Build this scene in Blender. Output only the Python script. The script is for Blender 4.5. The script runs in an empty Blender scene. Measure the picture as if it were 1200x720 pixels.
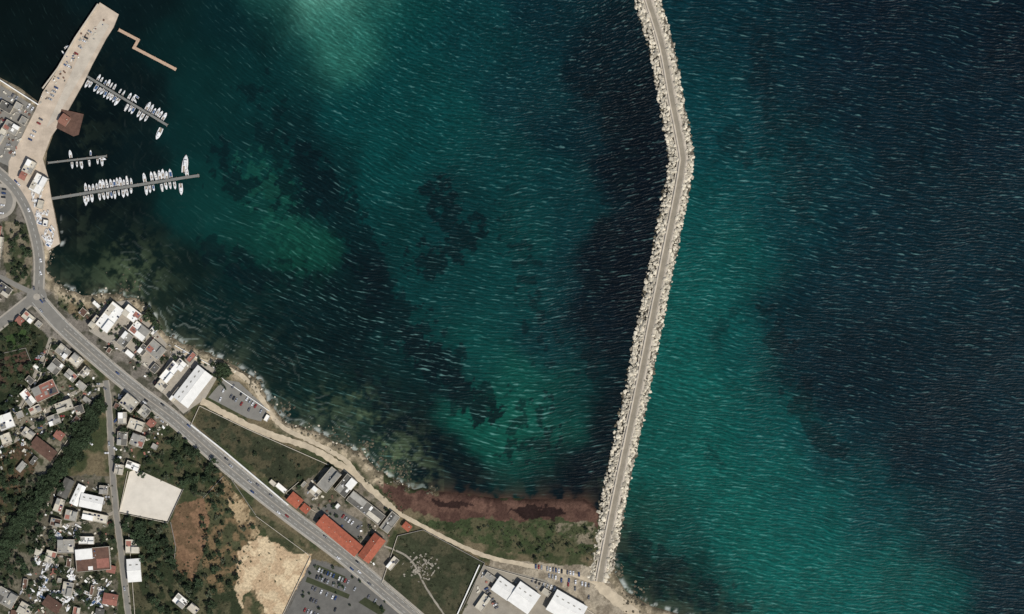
import bpy, math, random
import numpy as np
from mathutils import Vector
random.seed(7); rng=np.random.RandomState(7)
M=0.8                                   # metres per map unit
def W(x,y): return ((x-600)*M,(360-y)*M)
def S(r,g,b,k=1.0):
    def f(c):
        c/=255.0
        return (c/12.92 if c<=0.04045 else ((c+0.055)/1.055)**2.4)*k
    return (f(r),f(g),f(b))
scene=bpy.context.scene
COL=scene.collection
# ------------------------------------------------------------------ numpy noise
LAT=rng.rand(256,256)
def vnoise(x,y):
    xi=np.floor(x).astype(int); yi=np.floor(y).astype(int)
    fx=x-xi; fy=y-yi
    fx=fx*fx*(3-2*fx); fy=fy*fy*(3-2*fy)
    a=LAT[xi%256,yi%256]; b=LAT[(xi+1)%256,yi%256]; c=LAT[xi%256,(yi+1)%256]; d=LAT[(xi+1)%256,(yi+1)%256]
    return (a*(1-fx)+b*fx)*(1-fy)+(c*(1-fx)+d*fx)*fy
def fbm(x,y,s,o=4,seed=0):
    r=0; a=1; t=0; x=x/s+seed*17.3; y=y/s+seed*9.1
    for i in range(o):
        r=r+a*vnoise(x,y); t+=a; a*=0.55; x=x*2.03+5.2; y=y*2.03+1.7
    return r/t
def sstep(a,b,x):
    t=np.clip((x-a)/(b-a),0,1); return t*t*(3-2*t)
def pip(X,Y,poly):
    ins=np.zeros(X.shape,bool); n=len(poly)
    for i in range(n):
        x1,y1=poly[i]; x2,y2=poly[(i+1)%n]
        if y1==y2: continue
        c=((y1>Y)!=(y2>Y))&(X<(x2-x1)*(Y-y1)/(y2-y1)+x1)
        ins^=c
    return ins
def segdist(X,Y,pts,closed=False):
    d=np.full(X.shape,1e9); n=len(pts)
    for i in range(n if closed else n-1):
        x1,y1=pts[i]; x2,y2=pts[(i+1)%n]
        dx,dy=x2-x1,y2-y1; L=dx*dx+dy*dy
        t=np.clip(((X-x1)*dx+(Y-y1)*dy)/L,0,1)
        d=np.minimum(d,(X-x1-t*dx)**2+(Y-y1-t*dy)**2)
    return np.sqrt(d)
def smooth(pts,step=4.0):
    P=[pts[0]]+list(pts)+[pts[-1]]; out=[]
    for i in range(1,len(P)-2):
        p0,p1,p2,p3=[np.array(q,float) for q in P[i-1:i+3]]
        n=max(1,int(np.linalg.norm(p2-p1)/step))
        for k in range(n):
            t=k/n
            out.append(0.5*((2*p1)+(-p0+p2)*t+(2*p0-5*p1+4*p2-p3)*t*t+(-p0+3*p1-3*p2+p3)*t**3))
    out.append(np.array(P[-1],float)); return out
# ------------------------------------------------------------------ coast
COAST=[(-20000,40),(-60,62),(0,92),(22,103),(44,120),(60,132),(64,150),(54,178),(52,205),(60,232),(66,262),(70,284),(58,294),(54,306),(55,320),
(63,332),(82,342),(105,347),(133,346),(158,350),(172,360),(186,378),(194,394),(213,404),(245,414),(270,427),(292,440),(306,456),(318,475),(330,491),
(352,500),(376,509),(402,522),(424,529),(436,545),(455,560),(472,570),(510,577),(560,582),(620,586),(685,586),(702,600),(716,640),(720,672),(733,694),
(762,711),(800,722),(850,737),(950,775),(1300,900),(20000,8000),(20000,20000),(-20000,20000)]
# roughen the natural parts of the coastline
_r=random.Random(5); _c=[]
for i,(a,b) in enumerate(zip(COAST[:-1],COAST[1:])):
    _c.append(a)
    if 12<=i<=38:
        for t in (.33,.66): _c.append((a[0]+(b[0]-a[0])*t+_r.uniform(-2.6,2.6),a[1]+(b[1]-a[1])*t+_r.uniform(-2.6,2.6)))
_c.append(COAST[-1]); COAST=_c
def sdist(X,Y):
    d=segdist(X,Y,COAST[:-2]); return np.where(pip(X,Y,COAST),d,-d)
def H(X,Y):
    X=np.atleast_1d(np.asarray(X,float)); Y=np.atleast_1d(np.asarray(Y,float))
    d=sdist(X,Y)
    return 2*sstep(-1,7,d)-np.where(d>0,0,3*sstep(0,14,-d))
LZ=2.0
# ------------------------------------------------------------------ materials
def newmat(name):
    m=bpy.data.materials.new(name); m.use_nodes=True; nt=m.node_tree
    return m,nt,nt.nodes['Principled BSDF']
def N(nt,t,**k):
    n=nt.nodes.new(t)
    for a,b in k.items(): setattr(n,a,b)
    return n
def mat(name,col,rough=0.85,var=0.25,scale=0.3,island=0.0,obj=0.0,bump=0.0,spec=0.3,metal=0):
    m,nt,p=newmat(name); L=nt.links.new
    geo=N(nt,'ShaderNodeNewGeometry')
    nz=N(nt,'ShaderNodeTexNoise'); nz.inputs['Scale'].default_value=scale; nz.inputs['Detail'].default_value=6; nz.inputs['Roughness'].default_value=0.65
    L(geo.outputs['Position'],nz.inputs['Vector'])
    mr=N(nt,'ShaderNodeMapRange'); mr.inputs['From Min'].default_value=0.3; mr.inputs['From Max'].default_value=0.7
    mr.inputs['To Min'].default_value=1-var; mr.inputs['To Max'].default_value=1+var
    L(nz.outputs['Fac'],mr.inputs['Value']); last=mr.outputs['Result']
    def mul(src,amt,last):
        r=N(nt,'ShaderNodeMapRange'); r.inputs['To Min'].default_value=1-amt; r.inputs['To Max'].default_value=1+amt
        L(src,r.inputs['Value']); q=N(nt,'ShaderNodeMath',operation='MULTIPLY'); L(last,q.inputs[0]); L(r.outputs['Result'],q.inputs[1]); return q.outputs[0]
    if island: last=mul(geo.outputs['Random Per Island'],island,last)
    if obj:
        oi=N(nt,'ShaderNodeObjectInfo'); last=mul(oi.outputs['Random'],obj,last)
    vm=N(nt,'ShaderNodeVectorMath',operation='SCALE'); vm.inputs[0].default_value=col
    L(last,vm.inputs['Scale']); L(vm.outputs['Vector'],p.inputs['Base Color'])
    p.inputs['Roughness'].default_value=rough; p.inputs['Specular IOR Level'].default_value=spec; p.inputs['Metallic'].default_value=metal
    if bump:
        b=N(nt,'ShaderNodeBump'); b.inputs['Distance'].default_value=bump; L(nz.outputs['Fac'],b.inputs['Height']); L(b.outputs['Normal'],p.inputs['Normal'])
    return m
MT=dict(
 asphalt=mat('asphalt',S(124,121,113),0.9,0.14,0.12),
 asphalt_dark=mat('asphalt_dark',S(100,98,92),0.9,0.18,0.15),
 lane=mat('pale_lane',S(146,139,125),0.9,0.2,0.12),
 pave=mat('pavement_stone',S(156,149,136),0.9,0.16,0.25),
 paint=mat('road_paint',S(200,200,192),0.7,0.15,0.5),
 dirt=mat('dirt_track',S(184,170,145),0.95,0.22,0.15),
 sandy=mat('bare_sand',S(200,180,146),0.95,0.16,0.08,bump=0.3),
 concrete=mat('concrete',S(186,176,159),0.9,0.16,0.12),
 quay=mat('quay_stone',S(186,171,151),0.9,0.22,0.12),
 yard=mat('yard_slab',S(210,202,186),0.9,0.1,0.1),
 rock=mat('limestone_rock',S(190,181,161),0.95,0.15,0.6,island=0.45),
 wetrock=mat('wet_rock',S(92,86,70),0.9,0.25,0.5,island=0.45),
 core=mat('rubble_core',S(92,86,74),0.95,0.35,0.5),
 bwroad=mat('breakwater_road_surface',S(138,130,114),0.9,0.15,0.15),
 wallw=mat('plaster_cream',S(192,183,165),0.85,0.1,0.4),
 wallg=mat('plaster_grey',S(144,139,130),0.85,0.12,0.4),
 rw=mat('roof_white',S(230,228,220),0.7,0.09,0.2,obj=.08),
 rc=mat('roof_cream',S(188,181,164),0.85,0.18,0.22,obj=.15),
 rg=mat('roof_grey',S(146,143,134),0.85,0.2,0.22,obj=.2),
 rd=mat('roof_dark',S(90,88,82),0.85,0.25,0.22,obj=.25),
 rt=mat('roof_terracotta',S(160,90,68),0.85,0.22,0.4,obj=.1),
 rp=mat('roof_pink',S(148,100,86),0.85,0.2,0.4,obj=.15),
 rb=mat('roof_brown',S(98,74,62),0.85,0.28,0.3,obj=.2),
 hut=mat('roof_dull_brown',S(138,98,82),0.85,0.2,0.4),
 glass=mat('window_glass',(0.02,0.03,0.04),0.1,0.1,1,spec=0.5),
 metal=mat('galvanised_metal',(0.4,0.4,0.4),0.45,0.1,1,metal=0.6),
 panel=mat('solar_panel_glass',(0.015,0.02,0.05),0.2,0.1,1),
 bark=mat('bark',(0.09,0.065,0.045),0.9,0.2,2),
 leaf=mat('foliage',(0.040,0.060,0.030),0.85,0.3,0.3,island=0.5,obj=0.4,spec=.15),
 leaf2=mat('foliage_olive',(0.080,0.093,0.056),0.85,0.3,0.3,island=0.5,obj=0.35,spec=.15),
 shrub=mat('scrub_foliage',(0.06,0.068,0.036),0.9,0.4,0.05,island=0.55,spec=.1),
 wood=mat('weathered_wood',S(180,154,130),0.85,0.2,0.6),
 pont=mat('pontoon_deck',S(118,118,112),0.85,0.15,0.6),
 bwhite=mat('gelcoat_white',(0.74,0.74,0.72),0.3,0.05,0.5,obj=0.1,spec=0.5),
 bgrey=mat('boat_tube_grey',(0.3,0.3,0.31),0.5,0.1,0.5),
 bblue=mat('boat_cover_blue',(0.04,0.09,0.19),0.6,0.1,0.5),
 bint=mat('boat_interior',(0.3,0.25,0.19),0.7,0.2,1),
 tyre=mat('tyre_rubber',(0.015,0.015,0.015),0.8,0.1,1),
)
for n,c in dict(cw=(0.72,0.72,0.71),cs=(0.33,0.34,0.35),ck=(0.02,0.02,0.022),cr=(0.26,0.03,0.025),cb=(0.03,0.06,0.16),cg=(0.12,0.12,0.13)).items():
    MT[n]=mat('car_paint_'+n,c,0.3,0.03,1,spec=0.6)
# ------------------------------------------------------------------ mesh builder
class MB:
    def __init__(s): s.v=[];s.f=[];s.m=[];s.ms=[]
    def mi(s,k):
        if k not in s.ms: s.ms.append(k)
        return s.ms.index(k)
    def add(s,vs,fs,k):
        o=len(s.v); s.v+=[tuple(v) for v in vs]; i=s.mi(k)
        for f in fs: s.f.append(tuple(a+o for a in f)); s.m.append(i)
    def box(s,cx,cy,cz,sx,sy,sz,k,ang=0,taper=1.0):
        c,n=math.cos(ang),math.sin(ang); vs=[]
        for z,t in((-.5,1),(.5,taper)):
            for x,y in((-.5,-.5),(.5,-.5),(.5,.5),(-.5,.5)):
                X=x*sx*t;Y=y*sy*t; vs.append((cx+X*c-Y*n,cy+X*n+Y*c,cz+z*sz))
        s.add(vs,[(3,2,1,0),(4,5,6,7),(0,1,5,4),(1,2,6,5),(2,3,7,6),(3,0,4,7)],k)
    def cyl(s,cx,cy,z0,z1,r0,r1,k,n=8,dx=0,dy=0):
        vs=[(cx+r0*math.cos(2*math.pi*i/n),cy+r0*math.sin(2*math.pi*i/n),z0) for i in range(n)]
        vs+=[(cx+dx+r1*math.cos(2*math.pi*i/n),cy+dy+r1*math.sin(2*math.pi*i/n),z1) for i in range(n)]
        s.add(vs,[(i,(i+1)%n,n+(i+1)%n,n+i) for i in range(n)]+[tuple(range(n,2*n))],k)
    def prism(s,pts,z0,z1,k,kside=None):
        n=len(pts); A=sum(pts[i][0]*pts[(i+1)%n][1]-pts[(i+1)%n][0]*pts[i][1] for i in range(n))
        if A<0: pts=pts[::-1]
        vs=[(x,y,z0) for x,y in pts]+[(x,y,z1) for x,y in pts]
        s.add(vs,[tuple(range(n,2*n))],k)
        s.add(vs,[(i,(i+1)%n,n+(i+1)%n,n+i) for i in range(n)],kside or k)
    def mesh(s,name):
        me=bpy.data.meshes.new(name); me.from_pydata(s.v,[],s.f)
        for k in s.ms: me.materials.append(MT[k])
        me.polygons.foreach_set('material_index',s.m); me.update(); return me
    def obj(s,name,loc=(0,0,0),rot=0):
        return place(s.mesh(name),name,loc,rot)
def place(me,name,loc=(0,0,0),rot=0,sc=1):
    o=bpy.data.objects.new(name,me); o.location=loc; o.rotation_euler=(0,0,rot)
    o.scale=(sc,sc,sc) if not isinstance(sc,tuple) else sc
    COL.objects.link(o); return o
# ------------------------------------------------------------------ grids
def axis(a,b,st):
    core=np.arange(a,b+st,st)
    lo=a-np.array([18000,9000,4500,2200,1000,500,250,120,60,30,12]); hi=core[-1]+np.array([12,30,60,120,250,500,1000,2200,4500,9000,18000])
    return np.concatenate([lo,core,hi])
def gridmesh(name,ax,ay,zf,colf,uvf=None):
    X,Y=np.meshgrid(ax,ay); nx,ny=len(ax),len(ay)
    x=X.ravel();y=Y.ravel()
    z=zf(x,y)
    co=np.stack([(x-600)*M,(360-y)*M,z],1).astype(np.float32)
    idx=np.arange(nx*ny).reshape(ny,nx)
    q=np.stack([idx[1:,:-1],idx[1:,1:],idx[:-1,1:],idx[:-1,:-1]],-1).reshape(-1,4)
    me=bpy.data.meshes.new(name); me.vertices.add(len(co)); me.vertices.foreach_set('co',co.ravel())
    me.loops.add(q.size); me.loops.foreach_set('vertex_index',q.ravel().astype(np.int32))
    me.polygons.add(len(q)); me.polygons.foreach_set('loop_start',np.arange(0,q.size,4,dtype=np.int32))
    me.polygons.foreach_set('loop_total',np.full(len(q),4,np.int32))
    me.update(calc_edges=True)
    c=colf(x,y)
    if c.shape[1]==3: c=np.concatenate([c,np.ones((len(c),1))],1)
    a=me.color_attributes.new('tone','FLOAT_COLOR','POINT')
    a.data.foreach_set('color',c.astype(np.float32).ravel())
    if uvf is not None:
        u=uvf(x,y); at=me.attributes.new('wavecoord','FLOAT_VECTOR','POINT')
        at.data.foreach_set('vector',u.astype(np.float32).ravel())
    o=bpy.data.objects.new(name,me); COL.objects.link(o); return o
def shepard(x,y,pts,sig):
    acc=np.zeros((len(x),3)); wt=np.zeros(len(x))+1e-30
    for p in pts:
        px,py,c=p[0],p[1],S(*p[2]); sg=p[3] if len(p)>3 else sig
        d2=((x-px)**2+(y-py)**2)
        w=np.exp(-np.minimum(d2/(2*sg*sg),60))+1e-4/(1+d2/1e4)
        acc+=w[:,None]*np.array(c); wt+=w
    return acc/wt[:,None]
BW=[(745,-60),(752,-25),(760,2),(776,55),(788,120),(799,178),(799,195),(793,230),(778,305),(760,395),(744,475),(726,560),(712,630),(702,682)]
BWs=smooth([(640,-500),(700,-220)]+BW,5)
BWn=np.array(BWs)
# ---------------- water
INS=[(20,40,(10,24,24)),(70,60,(10,22,23)),(150,20,(9,29,31)),(150,100,(9,26,28)),(100,160,(8,21,23)),(150,180,(9,28,30)),(100,250,(10,22,23)),(160,250,(9,25,26)),
(200,60,(9,40,40)),(240,100,(9,48,47)),(230,170,(10,52,51)),(215,240,(11,56,53)),(120,300,(18,36,30)),(200,320,(12,33,31)),(180,345,(30,46,38)),
(280,30,(8,42,44)),(300,90,(9,52,52)),(320,0,(14,62,58),16),(340,-25,(60,125,110),20),(385,-12,(105,168,146),26),(385,14,(68,138,120),26),(400,38,(36,102,90),24),(428,12,(28,98,88),20),(350,50,(14,62,60)),(455,20,(9,70,68)),
(280,160,(9,50,50)),(260,240,(12,62,57)),(320,260,(14,66,58)),(350,290,(18,74,61)),(300,210,(10,58,55)),(350,160,(8,44,46)),(380,220,(8,42,44)),
(420,120,(8,66,65)),(450,200,(9,70,68)),(440,270,(8,58,57)),(500,80,(9,68,67)),(520,150,(9,70,69)),(560,60,(9,61,63)),(620,100,(8,52,57)),(600,180,(9,62,63)),(640,30,(8,46,53)),
(700,60,(5,29,37)),(740,120,(4,21,29)),(720,200,(5,24,33)),(750,200,(4,17,26)),(680,160,(6,42,49)),(660,240,(8,54,57)),(720,300,(4,20,29)),(700,360,(5,24,33)),(740,330,(4,17,26)),
(530,250,(8,55,56)),(600,280,(9,64,63)),(520,330,(9,60,59)),(600,350,(9,64,63)),(650,320,(8,50,54)),(650,400,(8,52,55)),(560,400,(11,72,67)),(500,390,(10,62,60)),
(300,330,(8,39,39)),(380,350,(8,36,38)),(430,350,(7,33,36)),(250,370,(11,38,37)),(330,400,(8,32,33)),(400,410,(7,30,33)),(460,430,(8,42,43)),(380,460,(14,40,37)),(300,430,(26,46,40)),
(600,440,(13,78,68)),(560,480,(16,88,74)),(600,500,(22,96,79)),(640,500,(16,84,71)),(660,460,(10,62,59)),(530,450,(8,46,47)),(700,460,(4,24,31)),(690,520,(4,22,30)),(620,535,(10,66,59)),
(480,500,(7,28,30)),(520,540,(6,27,31)),(560,560,(5,23,29)),(640,565,(4,21,29)),(690,570,(4,19,26)),(430,490,(26,50,45)),(450,530,(38,60,50))]
OUT=[(800,20,(7,50,57)),(830,80,(7,58,63)),(850,20,(6,48,57)),(840,150,(8,65,69)),(900,50,(6,41,50)),(900,140,(7,52,58)),(880,220,(8,66,69)),(950,90,(6,34,44)),(1000,40,(6,30,42)),
(1100,60,(6,31,42)),(1180,30,(5,27,38)),(1050,140,(6,35,45)),(1150,150,(6,34,45)),(960,200,(7,49,56)),(940,270,(7,55,60)),(1000,260,(7,41,50)),(1080,230,(7,38,47)),(1180,250,(7,37,46)),
(830,240,(10,78,76)),(830,320,(12,88,82)),(870,300,(10,78,75)),(800,400,(14,93,85)),(860,400,(10,79,76)),(790,470,(16,93,84)),(840,470,(14,95,86)),(890,490,(10,79,76)),
(920,380,(7,43,51)),(960,340,(7,41,49)),(1030,340,(7,37,46)),(1120,350,(7,39,48)),(1190,360,(7,36,45)),(960,430,(6,33,42)),(1040,430,(6,33,42)),(1130,450,(6,35,44)),(1190,460,(7,38,47)),
(780,540,(16,88,79)),(840,550,(14,97,87)),(900,560,(12,92,84)),(950,540,(8,64,66)),(1000,520,(6,41,49)),(1080,530,(6,34,43)),(1160,550,(6,36,46)),(960,600,(12,90,83)),(1020,600,(8,66,68)),
(760,600,(16,76,67)),(810,620,(12,78,72)),(870,630,(14,97,87)),(940,660,(14,99,90)),(1030,670,(12,93,86)),(1090,700,(10,84,79)),(1090,620,(7,46,52)),(1160,640,(6,37,46)),(1180,710,(6,37,46)),
(745,640,(22,58,49)),(770,680,(18,46,40)),(820,690,(12,52,49)),(880,700,(13,86,78)),(960,715,(13,93,86))]
def leftof(x,y):
    xc=np.interp(y,BWn[:,1],BWn[:,0]); return x<xc
def watercol(x,y):
    wx=x+(fbm(x,y,50,6,1)-.5)*66; wy=y+(fbm(x,y,50,6,2)-.5)*66
    ci=shepard(wx,wy,INS,22); co=shepard(wx,wy,OUT,28)
    L=leftof(x,y); c=np.where(L[:,None],ci,co)
    m=fbm(x,y,22,6,3); m2=fbm(x,y,70,4,33); c=c*((0.60+0.46*m+.34*m2)*.64)[:,None]
    def grass(path,width,seed,dens,dark,s=16):
        d=segdist(x,y,path); n=fbm(x,y,s,6,seed)
        return sstep(0,0.05,n-(1-dens)-0.35*np.clip(d/width,0,1.5)**1.5)*dark
    g=np.maximum.reduce([
      grass([(250,190),(310,230),(375,215),(410,265),(440,320),(460,375),(510,415),(545,460),(590,480)],38,4,0.62,0.62,14),
      grass([(350,180),(400,240),(440,330),(470,380)],20,14,0.76,0.7,8),
      grass([(480,400),(510,425),(540,455),(570,485)],20,15,0.72,0.85,7),
      grass([(515,230),(550,270),(500,310)],30,5,0.66,0.7,10),
      grass([(640,470),(650,520),(600,530)],20,6,0.58,0.65,9),
      grass([(300,100),(330,200)],40,35,0.54,0.5,11),
      grass([(250,290),(300,320),(380,330)],28,41,0.62,0.55,9),
      grass([(590,240),(620,330),(640,420)],36,42,0.50,0.5,10),
      grass([(700,80),(735,200),(700,330),(690,430)],26,43,0.60,0.6,12),
      grass([(430,440),(470,500),(520,530)],32,36,0.60,0.6,10)])
    g=np.where(L,g,0)
    r=np.maximum.reduce([
      grass([(740,640),(790,685),(850,720)],38,7,0.64,0.55,12),
      grass([(905,350),(925,440),(985,540)],26,8,0.58,0.55,20),
      grass([(860,160),(930,200),(960,120)],44,9,0.52,0.4,22),
      grass([(880,40),(900,120),(940,260)],40,39,0.50,0.35,18),
      grass([(825,510),(850,560)],20,10,0.5,0.35,14),
      grass([(840,400),(880,330)],26,38,0.5,0.3,14)])
    r=np.where(L,0,r)
    k=1-np.maximum(g,r); c=c*k[:,None]+np.array(S(5,19,24))*(1-k)[:,None]
    sp=grass([(300,200),(350,290),(330,250)],44,11,0.52,0.6,8)*np.where(L,1,0)
    c=c*(1-sp[:,None]*.6)+np.array(S(24,80,65))*sp[:,None]*.6
    d=-sdist(x,y); n=fbm(x,y,14,5,12); n2=fbm(x,y,6,4,13)
    am=np.where((x>70)&(x<520),.9,np.where(x>700,0.7,0.25))*np.where((y<300)&(x<90),0.2,1)
    sh=np.exp(-np.clip(d,0,400)/8.0)*am*sstep(.3,.62,n)
    c=c*(1-sh[:,None]*.85)+np.array(S(84,86,66))*(sh*.85)[:,None]
    s2=np.exp(-np.clip(d,0,400)/34.0)*sstep(.48,.62,n*.6+n2*.4)*am*.4
    c=c*(1-s2[:,None])+np.array(S(66,80,62))*s2[:,None]
    for (bx,by,br,ba) in [(150,322,24,.55),(430,492,13,.5),(470,548,24,.65),(445,525,16,.55),(385,478,16,.3),(420,465,10,.35)]:
        w=np.exp(-((x-bx)**2+(y-by)**2)/(2*br*br))*ba*sstep(.42,.6,n2*.5+n*.5)
        c=c*(1-w[:,None])+np.array(S(84,98,70))*w[:,None]
    bl=np.where((x>462)&(x<704),np.exp(-np.clip(d,0,99)/6)*sstep(.36,.52,n),0)*.9
    c=c*(1-bl[:,None])+np.array(S(66,46,38))*bl[:,None]
    ph=d+ (fbm(x,y,30,3,16)-.5)*22
    fo=sstep(.80,.99,np.sin(ph*0.75))*np.exp(-np.clip(d-2,0,200)/30)*sstep(.47,.62,fbm(x,y,14,4,17))*np.where((x>140)&(x<500),1,0)
    c=c*(1-fo[:,None]*.42)+np.array(S(150,162,152))*fo[:,None]*.42
    wf=sstep(.50,.66,n2)*np.exp(-((d-3)/2.4)**2)*np.where((x>70)&(x<480)|(x>715),.6,0)
    c=c*(1-wf[:,None])+np.array(S(195,200,192))*wf[:,None]
    fb=np.exp(-(segdist(x,y,[(340,330),(420,375),(480,400),(530,435)])/22)**2)*.8+np.exp(-(np.hypot(x-612,(y-490)*1.2)/55)**2)*.8+np.exp(-(np.hypot(x-505,y-432)/16)**2)+.25*sstep(.45,.65,m2)  # areas where the painted sun glitter is stronger, stored as alpha
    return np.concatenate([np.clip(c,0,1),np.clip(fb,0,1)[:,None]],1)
def waveuv(x,y):
    L=leftof(x,y)
    cx,cy=650.,-330.
    r=np.hypot(x-cx,y-cy); th=np.arctan2(x-cx,y-cy)
    w1=(fbm(x,y,90,2,21)-.5)*20
    ui=th*620; vi=r+w1
    a=math.radians(8); uo=x*math.cos(a)+y*math.sin(a); vo=-x*math.sin(a)+y*math.cos(a)+(fbm(x,y,80,2,22)-.5)*16
    d=-sdist(x,y)
    sh=np.where(L,0.3+0.6*sstep(200,460,x+y*0.15),1.0)
    sh*=np.where(L,1-.6*sstep(285,215,x)*sstep(360,290,y),1)
    sh*=sstep(0,25,d)*.7+.3
    return np.stack([np.where(L,ui,uo),np.where(L,vi,vo),sh],1)
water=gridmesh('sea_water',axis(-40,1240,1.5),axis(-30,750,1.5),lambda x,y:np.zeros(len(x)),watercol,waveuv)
m,nt,p=newmat('sea_surface'); L=nt.links.new
at=N(nt,'ShaderNodeAttribute',attribute_name='tone'); wa=N(nt,'ShaderNodeAttribute',attribute_name='wavecoord')
sep=N(nt,'ShaderNodeSeparateXYZ'); L(wa.outputs['Vector'],sep.inputs[0])
def mth(op,a,b=None,c=None,clamp=False):
    q=N(nt,'ShaderNodeMath',operation=op); q.use_clamp=clamp
    for i,v in enumerate((a,b,c)):
        if v is None: continue
        if isinstance(v,(int,float)): q.inputs[i].default_value=v
        else: L(v,q.inputs[i])
    return q.outputs[0]
U,V_,AMP=sep.outputs[0],sep.outputs[1],sep.outputs[2]
def wn(su,sv,off,det,rot=0.0):
    uu=U; vv=V_
    if rot:
        c_,s_=math.cos(rot),math.sin(rot)
        uu=mth('ADD',mth('MULTIPLY',U,c_),mth('MULTIPLY',V_,s_)); vv=mth('SUBTRACT',mth('MULTIPLY',V_,c_),mth('MULTIPLY',U,s_))
    c=N(nt,'ShaderNodeCombineXYZ'); c.inputs[2].default_value=off; L(mth('MULTIPLY',uu,su),c.inputs[0]); L(mth('MULTIPLY',vv,sv),c.inputs[1])
    n=N(nt,'ShaderNodeTexNoise'); n.inputs['Scale'].default_value=1; n.inputs['Detail'].default_value=det; n.inputs['Roughness'].default_value=.62
    L(c.outputs[0],n.inputs['Vector']); return n.outputs['Fac'],vv
def band(lam,warp,su,sv,off,rot):
    n,vv=wn(su,sv,off,2,rot)
    s=mth('SINE',mth('ADD',mth('MULTIPLY',vv,2*math.pi/lam),mth('MULTIPLY',n,warp)))
    s=mth('MULTIPLY_ADD',s,.5,.5); return mth('POWER',s,1.4)
b1=band(5.6,13,1/32,1/14,0,.05); b2=band(3.4,13,1/17,1/9,7,-.12)
a1,_=wn(1/22,1/7,11,2); a2,_=wn(1/12,1/5,15,2); n2,_=wn(1/6.5,1/1.8,5,3); n3,_=wn(1/60,1/28,9,3)
def rg(v,a,b): 
    r=N(nt,'ShaderNodeMapRange'); L(v,r.inputs['Value']); r.inputs['From Min'].default_value=a; r.inputs['From Max'].default_value=b; return r.outputs['Result']
h=mth('ADD',mth('ADD',mth('MULTIPLY',mth('MULTIPLY',b1,rg(a1,.32,.66)),.30),mth('MULTIPLY',mth('MULTIPLY',b2,rg(a2,.35,.65)),.24)),mth('MULTIPLY',n2,.54))
hs=mth('MULTIPLY',h,AMP)
bp=N(nt,'ShaderNodeBump'); bp.inputs['Distance'].default_value=.7; bp.inputs['Strength'].default_value=1; L(hs,bp.inputs['Height']); L(bp.outputs['Normal'],p.inputs['Normal'])
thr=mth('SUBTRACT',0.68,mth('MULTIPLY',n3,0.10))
glint_mask=N(nt,'ShaderNodeMapRange'); L(mth('MULTIPLY_ADD',at.outputs['Alpha'],.07,h),glint_mask.inputs['Value']); L(mth('SUBTRACT',thr,0.08),glint_mask.inputs['From Min']); L(mth('ADD',thr,0.15),glint_mask.inputs['From Max'])
glint_tint=mth('MULTIPLY',mth('MULTIPLY',glint_mask.outputs['Result'],AMP),mth('MULTIPLY_ADD',at.outputs['Alpha'],.22,.24))  # sun glint on crests painted into the base colour, along with whitecaps
mr=N(nt,'ShaderNodeMapRange'); L(mth('MULTIPLY_ADD',mth('SUBTRACT',h,.40),AMP,.40),mr.inputs['Value']); mr.inputs['From Min'].default_value=.20; mr.inputs['From Max'].default_value=.62; mr.inputs['To Min'].default_value=.58; mr.inputs['To Max'].default_value=1.55  # ripple light and shade put into the colour: crests lighter, troughs darker
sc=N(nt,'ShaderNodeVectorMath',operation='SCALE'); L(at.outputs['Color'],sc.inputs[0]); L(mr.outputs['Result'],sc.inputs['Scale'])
mx=N(nt,'ShaderNodeMix',data_type='RGBA'); L(glint_tint,mx.inputs['Factor']); L(sc.outputs[0],mx.inputs['A']); mx.inputs['B'].default_value=(*S(128,176,168),1)
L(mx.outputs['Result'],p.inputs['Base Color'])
p.inputs['Roughness'].default_value=.33; p.inputs['IOR'].default_value=1.33; p.inputs['Specular IOR Level'].default_value=.13
water.data.materials.append(m)
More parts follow.
